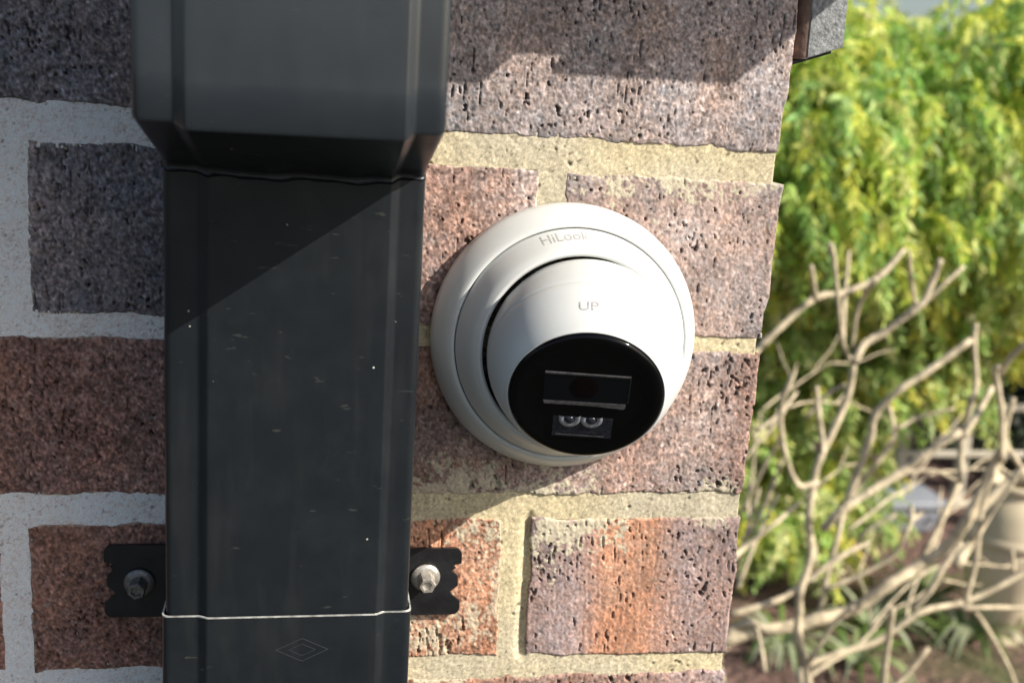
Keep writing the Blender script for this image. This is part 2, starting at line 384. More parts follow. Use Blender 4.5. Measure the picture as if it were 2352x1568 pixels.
# mortar: a lumpy face behind the bricks' faces, with the solid core behind
def mortar():
    rng = np.random.default_rng(5); res = .6
    x0, x1, z0, z1 = -400., -1.2, -320., 78.
    nx, nz = int((x1-x0)/res), int((z1-z0)/res); sh = (nz, nx)
    X = np.linspace(x0, x1, nx)[None, :]+0*np.zeros(sh); Z = np.linspace(z0, z1, nz)[:, None]+np.zeros(sh)
    h = -.75+.16*gn(sh, 14, 14, rng)+.07*gn(sh, 4, 4, rng)+.075*gn(sh, .8, .8, rng)
    right = sstep(X, -130, -20)
    h -= right*.5*sstep(-Z, -20, 60)*0+right*.6
    for (a, b_, c_, d_) in HOLES:
        q = np.minimum(np.minimum(X-a, b_-X), np.minimum(c_-Z, Z-d_)); h -= 5*sstep(q, .7, 2.2)
    h -= 2.6*np.exp(-((X+109.5)/2.6)**2)*sstep(-Z, 178, 186)*sstep(Z, -262, -255)       # open joint left of the orange brick
    pn = gn(sh, 1.3, 1.3, rng)*.8+gn(sh, 9, 9, rng)*.5; h -= 1.2*sstep(pn, 2.1, 2.9)
    g = gn(sh, .55, .55, rng); g2 = gn(sh, 4, 4, rng); g3 = gn(sh, 30, 30, rng)
    col = np.where((X < -240)[..., None], PALE_FILL, CREAM)
    f = sstep(X, -250, -230)[..., None]; col = PALE_FILL*(1-f)+CREAM*f
    col = col*np.exp(.13*g+.04*g2+.05*g3)[..., None]*(1-.5*sstep(gn(sh, .7, .7, rng), 1.5, 2.4))[..., None]
    yel = np.clip(.5+.5*g3, 0, 1)[..., None]*f; col = col*(1-.10*yel*np.array((0, .4, 1.6)))
    dk = sstep(pn, 2.1, 2.9)[..., None]; col = col*(1-.5*dk)
    V = np.stack([X/1000, -h/1000, ZW+Z/1000], -1).reshape(-1, 3)
    idx = np.arange(nx*nz).reshape(sh)
    F = np.stack([idx[:-1, :-1], idx[:-1, 1:], idx[1:, 1:], idx[1:, :-1]], -1).reshape(-1, 4)
    ring = np.concatenate([idx[0, :], idx[1:, -1], idx[-1, -2::-1], idx[-2:0:-1, 0]])
    n0 = len(V); back = V[ring].copy(); back[:, 1] = .105; r2 = np.arange(len(ring))+n0
    SF = np.stack([ring, r2, np.roll(r2, -1), np.roll(ring, -1)], -1)
    V = np.vstack([V, back]); cc = col.reshape(-1, 3); cc = np.vstack([cc, cc[ring]])
    o = quads_np('mortar', V, np.vstack([F, SF]), M_MORTAR, wall, True, np.clip(cc, .02, .8))
    M2 = simple('mortar_core', (.52, .44, .31), .95, var=.15, scale=80, bump=.5, bscale=500)
    bm = bmesh.new()
    box_bm((-.96, .0035, .02), (-.0025, .108, ZW-.322), bm=bm)
    box_bm((-.96, .0035, ZW-.3219), (-.4005, .108, ZW+.2), bm=bm)
    box_bm((-.4004, .0035, ZW+.079), (-.0025, .108, ZW+.2), bm=bm)
    box_bm((-.107, .1085, .02), (-.0025, .70, ZW+.2), bm=bm)
    bm_obj('mortar_core', bm, M2, wall)
mortar()

# ------------------------------------------------------------------ eave: gutter above, board at the corner
gut = thing('gutter', (-.4, -.08, ZW+.24), 'dark grey eave gutter that the downpipe drops from, above the wall', 'gutter')
GX = .192; GZ = .2262
bm = box_bm((-.33, -.150, ZW+GZ), (GX, -.020, ZW+GZ+.10), .004, 2); bm_obj('trough', bm, M_PIPE, gut)
bm = box_bm((GX-.085, -.1515, ZW+GZ-.0035), (GX+.001, -.019, ZW+GZ-.0002), 0); bm_obj('shadow_step_strip', bm, M_PIPE, gut)  # added strip under the gutter, steps its shadow edge on the top brick
bm = box_bm((.030, -.150, ZW+GZ-.013), (.0715, -.118, ZW+GZ-.0002), .001); bm_obj('shadow_notch_block', bm, M_PIPE, gut)  # added block, unseen, casts the notch at the left of the gutter shadow
fas = thing('fascia_board', (-.4, 0, ZW+.24), 'painted fascia board behind the gutter under the roof edge', 'fascia')
bm_obj('board', box_bm((-1.0, -.0195, ZW+.205), (.12, -.004, ZW+.40), .002), M_FASCIA, fas)
roof = thing('roof', (-.4, .5, ZW+.4), 'edge of the metal roof above the brick wall', 'roof')
bm_obj('roof_sheet', box_bm((-1.0, -.02, ZW+.402), (.16, .8, ZW+.414), .002), M_PIPE, roof)

trim = thing('eave_board', (.015, 0, ZW+.05), 'weathered grey eave board end with brown edge strip above the wall corner', 'eave board')
def prism(name, poly, y0, y1, mat, parent, bev=0):
    bm = bmesh.new(); a = [bm.verts.new((x/1000, y0, ZW+z/1000)) for x, z in poly]; b = [bm.verts.new((x/1000, y1, ZW+z/1000)) for x, z in poly]
    n = len(poly); bm.faces.new(a); bm.faces.new(list(reversed(b)))
    for i in range(n): bm.faces.new((a[i], b[i], b[(i+1) % n], a[(i+1) % n]))
    if bev: bmesh.ops.bevel(bm, geom=bm.edges[:], offset=bev, segments=2, affect='EDGES')
    return bm_obj(name, bm, mat, parent)
prism('end_board', [(8.8, 44.5), (26.2, 50.5), (25.4, 200), (7.5, 200)], .0005, .5, M_FASCIA, trim, .0004)
prism('bottom_lip', [(3.6, 41.2), (22, 47.5), (22, 48.7), (3.6, 43.2)], .004, .5, M_SEAM, trim)
# rounded brown strip: a slim quarter-round beside the brick
V = []; F = []; ns = 12
for zz in (43.8, 200):
    for k in range(ns+1):
        a = math.pi*(.5*k/ns); V.append(((9.2-5.6*math.cos(a)-.008*(zz-44))/1000, (6-5.0*math.sin(a))/1000, ZW+(zz+(0 if zz > 60 else .3*k/ns))/1000))
for k in range(ns): F.append((k, k+1, ns+1+k+1, ns+1+k))
V += [(3.4/1000, .4, ZW+.0438), (2.2/1000, .4, ZW+.2)]; F.append((0, ns+1, 2*ns+3, 2*ns+2))
pydata('edge_strip', V, F, M_BROWN, trim, True)

# ------------------------------------------------------------------ downpipe
pipe = thing('downpipe', (-.2245, -.04, ZW-.2), 'dark grey ribbed steel downpipe with an offset elbow, left of the white camera', 'downpipe')
PCX = -.2245
def pipe_profile(w=.0510, d=.062, grow=0., rib=.0023):
    """(x, y) loop; y=0 at the flat of the front bands, ribs stand proud (negative y)"""
    w += grow
    pts = [(-w, d+grow, .004), (-w, -grow, .0035), (-.0375, -grow, .0010), (-.0337, -rib-grow, .0008), (.0372, -rib-grow, .0006), (.0402, -grow, .0010), (w, -grow, .0035), (w, d+grow, .004)]
    out = []; n = len(pts)
    for i in range(n):
        p = Vector(pts[i][:2]); a = Vector(pts[i-1][:2]); b = Vector(pts[(i+1) % n][:2]); r = pts[i][2]
        da = (a-p); db = (b-p); k = min(r, da.length*.45, db.length*.45)
        A = p+da.normalized()*k; B = p+db.normalized()*k
        for j in range(7): t = j/6; q = A*(1-t)**2+p*2*t*(1-t)+B*t*t; out.append((q.x, q.y))
    return out
def subdiv(prof, mx=.004):
    out = []
    for i in range(len(prof)):
        a = prof[i]; b = prof[(i+1) % len(prof)]; d = math.hypot(a[0]-b[0], a[1]-b[1]); n = max(1, int(d/mx))
        for k in range(n): out.append((a[0]+(b[0]-a[0])*k/n, a[1]+(b[1]-a[1])*k/n))
    return out
def sweep(name, prof, rings, mat, parent, rough=0, seed=1, cap=False):
    """rings: (dx, y of the front, function giving z from local y)"""
    rnd = random.Random(seed); V = []; F = []; n = len(prof)
    for dx, yf, fz in rings:
        for x, y in prof: V.append((PCX+dx+x, yf+y, ZW+fz(y, x)))
    for i in range(len(rings)-1):
        for k in range(n): k2 = (k+1) % n; F.append((i*n+k, i*n+k2, (i+1)*n+k2, (i+1)*n+k))
    o = pydata(name, V, F, mat, parent, False)
    me = o.data; bm = bmesh.new(); bm.from_mesh(me); bmesh.ops.recalc_face_normals(bm, faces=bm.faces); bm.to_mesh(me); bm.free()
    me.polygons.foreach_set('use_smooth', [True]*len(me.polygons)); return o
prof = subdiv(pipe_profile())
YU, YL = -.1400, -.0655
ZU, ZL = .0068, -.0122
SL = .773
mit = lambda z0: (lambda y, x: z0+SL*y)
wav = lambda z0, ph: (lambda y, x: z0+SL*y+.0005*math.sin(x*190+ph)+.00035*math.sin(x*420+ph*2))
flat = lambda z0: (lambda y, x: z0)
profu = subdiv(pipe_profile(rib=.0030))
sweep('upper_section', profu, [(-.001, YU-.004, flat(GZ)), (-.001, YU-.002, flat(.11)), (-.0008, YU, mit(ZU+.016)), (-.0008, YU, mit(ZU+.0012)), (-.0008, YU+.0008, mit(ZU))], M_PIPE_SKY, pipe)
el = [(-.0008, YU+.0009, mit(ZU))]
for k in range(1, 6):
    t = k/6; el.append((-.0008*(1-t), YU+(YL-YU)*t, (lambda z: (lambda y, x: z+SL*y))(ZU+(ZL-ZU)*t)))
el += [(0, YL-.0012, wav(ZL+.0004, 1.)), (0, YL+.0006, wav(ZL-.0012, 2.)), (0, YL-.0006, wav(ZL-.0026, .4))]
sweep('offset_elbow', prof, el, M_PIPE, pipe)
ZS = -.2002
sweep('lower_section', prof, [(0, YL-.0004, wav(ZL-.0030, .4)), (0, YL, wav(ZL-.008, .4)), (0, YL, flat(-.1)), (0, YL, flat(ZS-.03))], M_PIPE, pipe)
prof2 = subdiv(pipe_profile(grow=.0013))
sweep('socket_section', prof2, [(0, YL, flat(ZS-.0004)), (0, YL, flat(ZS-.12)), (.0005, YL, flat(ZS-1.0)), (.0005, YL, flat(-ZW+.1))], M_PIPE, pipe)
# bare metal rim where the lower length was cut
def rim():
    a = subdiv(pipe_profile(grow=.0014)); b = subdiv(pipe_profile(grow=.0001)); V = []; F = []
    n = len(a)
    if len(b) != n: b = [(x*.985, y) for x, y in a]
    for P, z in ((a, ZS-.0005), (a, ZS+.0001), (b, ZS+.0003)):
        for x, y in P: V.append((PCX+x, YL+y, ZW+z+.0010*x/.05*.3))
    for i in range(2):
        for k in range(n): k2 = (k+1) % n; F.append((i*n+k, i*n+k2, (i+1)*n+k2, (i+1)*n+k))
    pydata('cut_edge', V, F, M_CUT, pipe)
rim()
# stamped diamond mark on the socket length
def diamond():
    bm = bmesh.new(); c = Vector((-.2186, 0, ZW-.2158)); yf = YL-.0023-.0013-.00012
    def ring(w, h, t):
        o = [(-w, 0), (0, h), (w, 0), (0, -h)]; i = [(-w+t*1.9, 0), (0, h-t), (w-t*1.9, 0), (0, -h+t)]
        a = [bm.verts.new((c.x+x, yf, c.z+z)) for x, z in o]; b = [bm.verts.new((c.x+x, yf, c.z+z)) for x, z in i]
        for k in range(4): bm.faces.new((a[k], a[(k+1) % 4], b[(k+1) % 4], b[k]))
    ring(.0112, .0054, .00030); ring(.0058, .0028, .00020)
    g = bmesh.ops.extrude_face_region(bm, geom=bm.faces[:])
    for v in [e for e in g['geom'] if isinstance(e, bmesh.types.BMVert)]: v.co.y += .0004
    return bm_obj('stamped_diamond', bm, simple('stamp_worn_paint', (.034, .037, .040), .5), pipe)
diamond()

# bracket behind the pipe, with its two fixing screws
brk = thing('pipe_bracket', (-.2245, -.004, ZW-.215), 'black scalloped wall bracket behind the downpipe with a screw on each side', 'bracket')
def plate(side, x_in, x_out, zt, zb):
    """side -1 left, +1 right; scalloped outer edge"""
    zm = (zt+zb)/2; hh = (zt-zb)/2; pts = [(x_in, zb), (x_in, zt)]; L = side
    for k in range(6): a = math.pi/2*k/5; pts.append((x_out-L*3.5+L*3.5*math.sin(a), zt-3.5+3.5*math.cos(a)))
    def arc(z0, z1, dep, n=6):
        for k in range(1, n): t = k/n; pts.append((x_out-L*dep*math.sin(math.pi*t), z0+(z1-z0)*t))
    pts.append((x_out, zm+hh*.55)); arc(zm+hh*.55, zm+hh*.38, 4.6, 5)
    pts.append((x_out-L*4.8, zm+hh*.33)); pts.append((x_out-L*1.5, zm+hh*.16)); pts.append((x_out-L*1.3, zm-hh*.12))
    pts.append((x_out-L*5.0, zm-hh*.30)); pts.append((x_out-L*4.2, zm-hh*.40))
    pts.append((x_out, zm-hh*.6))
    for k in range(6): a = math.pi/2*k/5; pts.append((x_out-L*3.5+L*3.5*math.cos(a), zb+3.5-3.5*math.sin(a)))
    if side > 0: pts = [p for p in pts]
    o = prism('plate', pts, -.0034, -.0014, M_BLACK, brk)
    return o
plate(-1, -270, -310.5, -195, -231)
plate(1, -180, -142.5, -197.8, -232.5)
bm_obj('strap', box_bm((-.2740, -.0033, ZW-.232), (-.1750, -.0015, ZW-.196)), M_BLACK, brk)
def screw(x, z, mat, k):
    s = Vector((x, -.0035, ZW+z)); n = Vector((random.uniform(-.08, .08), -1, random.uniform(-.08, .1))).normalized()
    sc = lathe('screw', [(.0001, -.004), (.0024, -.004), (.0024, .0044), (.0001, .0046)], s, n, mat, brk, 24)
    lathe('washer', [(.0026, 0), (.0066, 0), (.0072, .0005), (.0070, .0012), (.0050, .0019), (.0030, .0020)], s, n, mat, sc, 36)
    ex, ey, nn = frame_of(n); V = []; F = []
    for r, h in ((.0043, .0018), (.0043, .0088), (.0038, .0095), (.0026, .0095), (.0023, .0080), (.0001, .0078)):
        for i in range(6): a = math.pi/3*i+k; V.append(s+ex*r*math.cos(a)+ey*r*math.sin(a)+nn*h)
    for i in range(5):
        for j in range(6): F.append((i*6+j, i*6+(j+1) % 6, (i+1)*6+(j+1) % 6, (i+1)*6+j))
    pydata('hex_head', V, F, mat, sc)
    return sc
screw(-.2945, -.2135, M_SCREWD, .3)['label'] = 'dusty dark screw in shade left of the pipe'
screw(-.1600, -.2125, M_ZINC, .1)['label'] = 'sunlit zinc screw right of the pipe'

# ------------------------------------------------------------------ security camera
DC = Vector((-.0995, -.0008, ZW-.0906)); NY = Vector((0, -1, 0))
camr = thing('security_camera', DC, 'white dome security camera with a black glass face, mounted on the bricks beside the downpipe', 'security camera')
mm = lambda L: [(a/1000, b/1000) for a, b in L]
lathe('mounting_base', mm([(60, 0), (63.0, .2), (63.4, 1.5), (63.4, 6.5), (63.1, 8), (62.3, 10), (60.2, 14.5), (57.5, 18.6), (56.0, 20.3), (55.0, 20.9), (54.4, 20.8), (54.0, 20.0), (53.8, 17)]), DC, NY, M_WHITE, camr, 160)
lathe('seam', mm([(54.2, 17.5), (53.4, 17.4)]), DC, NY, M_SEAM, camr, 96)
RP = [(53.6, 17), (53.6, 20.6), (53.5, 21.3), (53.2, 22.1), (52.5, 24.0), (51.3, 27.0), (49.9, 30.2), (48.6, 32.9), (47.7, 34.4), (46.8, 35.5), (46.0, 36.3), (45.4, 36.9), (44.9, 37.1), (44.2, 36.9), (43.4, 36.0), (43.15, 33), (43.1, 26)]
lathe('cover_ring', mm(RP), DC, NY, M_WHITE, camr, 160)
BC = DC+Vector((.0011, -.0440, -.0001)); NB = Vector((-.16, -.94, -.42)).normalized(); BR = 43.2
sph = lambda h: math.sqrt(BR*BR-h*h)
bp = [(sph(h), h) for h in (-34, -28, -20, -12, -5, 0)]
bp += [(sph(2.5), 2.5), (sph(3.6)-.05, 3.6), (sph(3.8)-.35, 3.9), (sph(4.4)-.35, 4.3), (sph(4.7)-.05, 4.7)]
bp += [(sph(h)-.0, h) for h in (7, 10, 13, 16, 19, 22, 24.5, 25.9)]
bp += [(33.8, 26.9), (33.5, 27.5), (33.2, 27.8), (32.9, 27.6), (32.8, 26.6)]
lathe('ball_housing', mm(bp), BC, NB, M_WHITE, camr, 160)
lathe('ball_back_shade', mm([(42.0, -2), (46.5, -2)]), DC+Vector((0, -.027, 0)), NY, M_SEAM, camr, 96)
GH = 28.4
gl = lathe('glass_face', mm([(32.7, 26.6), (32.7, GH-.6), (32.3, GH+.4), (31.2, GH+1.05), (28.4, GH+1.1), (28.0, GH+.95), (20, GH+1.05), (10, GH+1.1), (.01, GH+1.12)]), BC, NB, M_GLASS, camr, 128)
EX, EY, EN = frame_of(NB)
def onface(x, y, h=GH+1.12): return BC+(EX*x+EY*y+EN*h)/1000
def face_poly(name, poly, h0, h1, mat, parent):
    bm = bmesh.new(); a = [bm.verts.new(onface(x, y, h0)) for x, y in poly]; b = [bm.verts.new(onface(x, y, h1)) for x, y in poly]
    n = len(poly); bm.faces.new(b)
    for i in range(n): bm.faces.new((a[i], b[i], b[(i+1) % n], a[(i+1) % n]))
    return bm_obj(name, bm, mat, parent)
H0 = GH+1.05
# lens window with its pale edges
face_poly('lens_window', [(-18, -1.5), (17.5, -1.5), (17.5, 13.0), (-18, 13.0)], H0, H0+.25, M_LENSW, gl)
face_poly('window_edge', [(-18, 12.8), (17.8, 12.4), (17.8, 13.1), (-18, 13.7)], H0, H0+.45, M_TRIM, gl)
face_poly('window_edge', [(-17.5, -3.2), (-17.9, -1.6), (17.0, -1.7), (17.0, -3.6), (16, -4.4), (3, -3.4)], H0, H0+.40, M_TRIM, gl)
face_poly('window_edge', [(17.6, -1.0), (18.0, -1.0), (18.0, 12.4), (17.6, 12.4)], H0, H0+.35, M_LEDW, gl)
cl = lathe('lens', mm([(6.0, .27), (5.8, .34), (3.5, .45), (.01, .6)]), onface(-1.2, 6, H0), NB, M_LENS, gl, 48)
# infrared window with two lamps
lw = face_poly('lamp_window', [(-13, -21.0), (12.5, -21.0), (12.5, -10.0), (-13, -10.0)], H0-.1, H0+.22, M_LEDW, gl)
for x in (-6.0, 3.4):
    V = []; F = []; n = 20
    for k in range(n+1):
        a = math.pi*(1+(-.12+1.24*k/n)); 
        for r, h in ((4.7, .24), (4.5, .60), (3.2, .60), (2.5, .28)): V.append(onface(x+r*math.cos(a), -11.0+r*.95*math.sin(a), H0+h))
    for k in range(n):
        for j in range(3): F.append((k*4+j, k*4+j+1, (k+1)*4+j+1, (k+1)*4+j))
    pydata('lamp_reflector', V, F, M_LED, gl, True)
    lathe('lamp', mm([(2.0, 0), (1.9, .35), (1.2, .7), (.01, .85)]), onface(x, -11.8, H0+.2), NB, M_LEDW, gl, 20)
for y in (-18.4, -20.2):
    face_poly('lamp_window_edge', [(-11.5, y), (9.5, y-.2), (9.5, y+.3), (-11.5, y+.5)], H0, H0+.32, M_TRIM if y < -19 else M_LEDW, gl)
face_poly('lamp_window_edge', [(-13.0, -20.5), (-12.6, -20.5), (-12.6, -11.8), (-13.0, -11.8)], H0, H0+.3, M_LEDW, gl)

def text_mesh(s, size, extr):
    cu = bpy.data.curves.new('t', 'FONT'); cu.body = s; cu.size = size; cu.extrude = extr; cu.align_x = 'CENTER'; cu.resolution_u = 4
    o = bpy.data.objects.new('t', cu); COL.objects.link(o); dg = bpy.context.evaluated_depsgraph_get(); dg.update()
    me = bpy.data.meshes.new_from_object(o.evaluated_get(dg)); bpy.data.objects.remove(o)
    bm = bmesh.new(); bm.from_mesh(me); bmesh.ops.triangulate(bm, faces=bm.faces); bmesh.ops.subdivide_edges(bm, edges=[e for e in bm.edges if e.calc_length() > size*.15], cuts=2)
    bm.to_mesh(me); bm.free(); return me
# brand lettering round the ring
rp = sorted([(r, h) for r, h in RP[3:11]])
me = text_mesh('HiLook', 6.2, .12)
A0 = math.radians(-9)
for v in me.vertices:
    x, y, z = v.co; x *= 1.18; r = 50.0+y*.66; hh = np.interp(r, [q[0] for q in rp], [q[1] for q in rp])+.10+z
    a = A0+x/51.; v.co = DC+Vector((r*math.sin(a), -hh, r*math.cos(a)))/1000
link('lettering', me, M_LETTER, camr)['label'] = 'embossed lettering round the top of the ring'
me = text_mesh('UP', 6.2, .10)
for v in me.vertices:
    x, y, z = v.co; x *= 1.15; th = math.radians(25)-(y-1)/BR                 # angle from the pole measured down the ball
    hpole = math.asin(19.5/BR)+(-(y))/BR*.95
    h = BR*math.sin(hpole); r = BR*math.cos(hpole)+.06+z; a = x/r-.05
    v.co = BC+(EX*(r*math.sin(a))+EY*(r*math.cos(a))+EN*(h))/1000
link('lettering', me, M_LETTER, camr)['label'] = 'embossed word UP above the glass'

# ------------------------------------------------------------------ ground
def ground_mat():
    m, t, b, N, L = mat_new('mulch_ground')
    tc = N.new('ShaderNodeTexCoord'); n1 = N.new('ShaderNodeTexNoise'); n1.inputs['Scale'].default_value = 28; n1.inputs['Detail'].default_value = 8; L.new(tc.outputs['Object'], n1.inputs['Vector'])
    n2 = N.new('ShaderNodeTexNoise'); n2.inputs['Scale'].default_value = 1.3; n2.inputs['Detail'].default_value = 4; L.new(tc.outputs['Object'], n2.inputs['Vector'])
    r = N.new('ShaderNodeValToRGB'); r.color_ramp.elements[0].position = .35; r.color_ramp.elements[0].color = (.05, .03, .025, 1); r.color_ramp.elements[1].position = .7; r.color_ramp.elements[1].color = (.26, .15, .12, 1)
    L.new(n1.outputs[0], r.inputs[0]); x = N.new('ShaderNodeMix'); x.data_type = 'RGBA'; x.inputs[7].default_value = (.09, .11, .035, 1)
    mr = N.new('ShaderNodeMapRange'); mr.inputs[1].default_value = .58; mr.inputs[2].default_value = .72; L.new(n2.outputs[0], mr.inputs[0]); L.new(mr.outputs[0], x.inputs[0]); L.new(r.outputs[0], x.inputs[6])
    L.new(x.outputs[2], b.inputs['Base Color']); b.inputs['Roughness'].default_value = .95
    bp_ = N.new('ShaderNodeBump'); bp_.inputs['Distance'].default_value = .03; L.new(n1.outputs[0], bp_.inputs['Height']); L.new(bp_.outputs[0], b.inputs['Normal'])
    return m
M_LAWN = simple('short_lawn', (.032, .036, .027), .95, var=.4, scale=9, bump=.6, bscale=40, bdist=.02)
pydata('ground', [(-400, -400, 0), (400, -400, 0), (400, 600, 0), (-400, 600, 0)], [(0, 1, 2, 3)], M_LAWN)['kind'] = 'structure'
pydata('mulch_bed', [(.05, 1.2, .004), (7, 1.2, .004), (7, 7.4, .004), (.05, 7.4, .004)], [(0, 1, 2, 3)], ground_mat())['kind'] = 'structure'

# ------------------------------------------------------------------ foliage
def leaves_mesh(name, P, D, L, Wd, C, mat, parent, kind=None):
    """one folded diamond per leaf"""
    n = len(P); D = D/np.linalg.norm(D, axis=1, keepdims=True)
    rv = RNG.standard_normal((n, 3)); S = np.cross(D, rv); S /= np.linalg.norm(S, axis=1, keepdims=True)
    U = np.cross(S, D); L = L[:, None]; Wd = Wd[:, None]
    V = np.stack([P, P+D*L*.30+S*Wd*.5+U*Wd*.12, P+D*L*.72+S*Wd*.36+U*Wd*.05-U*L*.03, P+D*L-U*L*.10, P+D*L*.72-S*Wd*.36+U*Wd*.05-U*L*.03, P+D*L*.30-S*Wd*.5+U*Wd*.12], 1).reshape(-1, 3)
    b = (np.arange(n)*6)[:, None]
    F = np.concatenate([b+np.array([[0, 1, 2, 3]]), b+np.array([[0, 3, 4, 5]])])
    o = quads_np(name, V, F, mat, parent, False, np.repeat(C, 6, 0))
    if kind: o['kind'] = kind
    return o
def sprays(clumps, n_spray, per, slen, leafL, leafW, cols, droop=1., tipc=None, down=.75, face=None):
    """drooping sprays that start on the clumps' surfaces; returns arrays of leaves"""
    Ps, Ds, Ls, Ws, Cs = [], [], [], [], []
    w = np.array([c[3]**2 for c in clumps]); w /= w.sum()
    pick = RNG.choice(len(clumps), n_spray, p=w)
    for i in pick:
        cx, cy, cz, r, tone = clumps[i]
        d = RNG.standard_normal(3); d[2] = abs(d[2])*.9-.35; d[1] -= .45; d[0] += .2; d /= np.linalg.norm(d)
        o = np.array((cx, cy, cz))+d*r*np.array((1, 1, .75))*RNG.uniform(.55, 1.02)
        v = d*np.array((1, 1, .5))+np.array((0, 0, .15)); v /= np.linalg.norm(v)
        L = slen*RNG.uniform(.6, 1.25); m = int(per*RNG.uniform(.7, 1.2)); ph = RNG.uniform(0, 6)
        t = np.linspace(0, 1, m)[:, None]
        pts = o+v*L*t*(1-.35*t)+np.array((0, 0, -1))*L*droop*.85*t*t
        tang = v*(1-.7*t)+np.array((0, 0, -1))*droop*1.7*t; tang /= np.linalg.norm(tang, axis=1, keepdims=True)
        side = np.cross(tang, (0, 0, 1.)); side /= np.linalg.norm(side, axis=1, keepdims=True)+1e-6
        sg = np.where(np.arange(m) % 2 == 0, 1, -1)[:, None]
        D = tang*.6+side*sg*.7+np.array((0, 0, -down))+RNG.standard_normal((m, 3))*.35
        base = cols[RNG.choice(len(cols), p=None)]*tone
        c = np.clip(1.18*base*np.exp(RNG.normal(0, .16, (m, 1)))*(1+RNG.normal(0, .07, (m, 3))), .01, .8)
        Ps.append(pts); Ds.append(D); Ls.append(leafL*RNG.uniform(.7, 1.25, m)); Ws.append(leafW*RNG.uniform(.8, 1.2, m)); Cs.append(c)
    return [np.concatenate(a) for a in (Ps, Ds, Ls, Ws, Cs)]

# weeping tree, the bright crown of the upper right
tree = thing('weeping_tree', (3.6, 4.9, 0), 'weeping tree with drooping yellow-green foliage behind the bare shrub', 'tree')
cl_ = []
rr = random.Random(21)
for k in range(150):
    Y = rr.uniform(3.3, 4.7); u = rr.uniform(1560, 2480); v = rr.uniform(-20, 560)
    p = at(u, v, Y); r = rr.uniform(.16, .32)
    lim = at(u, -60 if u < 2010 else 118 if u < 2290 else -60, Y).z
    if p.z+r*.9 > lim: p.z = lim-r*.9
    cl_.append((p.x, p.y, p.z, r, rr.choice((.8, 1., 1., 1.12))))
for k in range(10):                                             # a few sprigs against the sky at the right
    p = at(rr.uniform(2240, 2340), rr.uniform(-20, 90), 3.9); cl_.append((p.x, p.y, p.z, .07, 1.15))
YG = [G(.54, .66, .10), G(.62, .68, .11), G(.44, .60, .15), G(.33, .49, .15), G(.58, .66, .14), G(.42, .56, .12), G(.25, .40, .12), G(.34, .48, .17), G(.52, .55, .20)]
P, D, L, Wd, C = sprays(cl_, 7600, 18, .20, .048, .0135, YG, .8, down=.55)
leaves_mesh('crown', P, D, L, Wd, C, M_LEAF, tree, 'stuff')
tb = Vector((3.6, 4.9, 0))
tube('trunk', spline([tb+Vector((0, 0, -.05)), tb+Vector((.05, 0, .5)), tb+Vector((0, -.05, 1.1)), tb+Vector((-.1, -.1, 1.6))], 5), [.11-.003*i for i in range(16)], M_TRUNK, tree, 12)
for k in range(9):
    a = 2*math.pi*k/9; q = tb+Vector((-.08, -.08, 1.3+.05*(k % 3)))
    e = q+Vector((math.cos(a)*rr.uniform(.7, 1.3), math.sin(a)*rr.uniform(.5, .8), rr.uniform(.5, .95)))
    mpt = (q+e)/2+Vector((0, 0, .12)); pts = spline([q, mpt, e], 6); tube('limb', pts, [.045*(1-.75*i/(len(pts)-1)) for i in range(len(pts))], M_TRUNK, tree, 8)

# paler green bush under and behind it
EXTRA = [(rr.uniform(1560, 2420), rr.uniform(470, 720), rr.uniform(4.0, 4.7)) for k in range(60)]
bush = thing('green_bush', (2.6, 5.4, 0), 'pale green leafy bush filling the space behind the bare branches', 'bush')
cl2 = []
for k in range(170):
    Y = rr.uniform(4.3, 5.2); u = rr.uniform(1500, 2480); v = rr.uniform(600, 1180)
    if u > 2150 and v > 800: continue
    if u > 1930 and v > 930: continue
    p = at(u, v, Y); cl2.append((p.x, p.y, p.z, rr.uniform(.16, .32), rr.choice((.8, 1, 1.1))))
for u, v, Y in EXTRA:
    p = at(u, v, Y); cl2.append((p.x, p.y, p.z, rr.uniform(.16, .28), 1.05))
for k in range(26):                                            # lower left, beside the wall
    p = at(rr.uniform(1600, 1860), rr.uniform(1150, 1400), rr.uniform(4.2, 4.9)); cl2.append((p.x, p.y, max(p.z, .2), rr.uniform(.12, .22), 1.))
PG = [G(.46, .64, .18), G(.60, .68, .22), G(.38, .52, .16), G(.66, .70, .30), G(.72, .68, .12), G(.30, .42, .13)]
P, D, L, Wd, C = sprays(cl2, 6600, 18, .18, .042, .018, PG, .6, down=.3)
leaves_mesh('foliage', P, D, L, Wd, C, M_HEDGE, bush, 'stuff')
for k in range(7):
    q = Vector((2.6+rr.uniform(-.25, .25), 5.4+rr.uniform(-.2, .2), -.02)); e = q+Vector((rr.uniform(-.9, .9), rr.uniform(-.5, .3), rr.uniform(1., 1.5)))
    tube('stem', spline([q, (q+e)/2+Vector((0, 0, .15)), e], 5), .016, M_TRUNK, bush, 7)

# dark shrub at the right and the far green mass that closes the garden
dshrub = thing('dark_shrub', (3.9, 5.6, 0), 'dark small-leaved shrub in shade at the right edge behind the rails', 'shrub')
cl3 = []
for k in range(60):
    p = at(rr.uniform(2200, 2650), rr.uniform(560, 1250), rr.uniform(5.75, 6.6)); cl3.append((p.x, p.y, max(.2, p.z), rr.uniform(.2, .3), rr.choice((.5, .8, 1.))))
P, D, L, Wd, C = sprays(cl3, 1300, 16, .2, .055, .026, [G(.05, .07, .04), G(.07, .09, .055), G(.035, .05, .03)], .6, down=.2)
leaves_mesh('foliage', P, D, L, Wd, C, M_HEDGE, dshrub, 'stuff')
tube('stem', spline([(3.9, 5.9, -.02), (3.95, 5.9, .6), (3.9, 6, 1.3)], 5), .03, M_TRUNK, dshrub, 8)

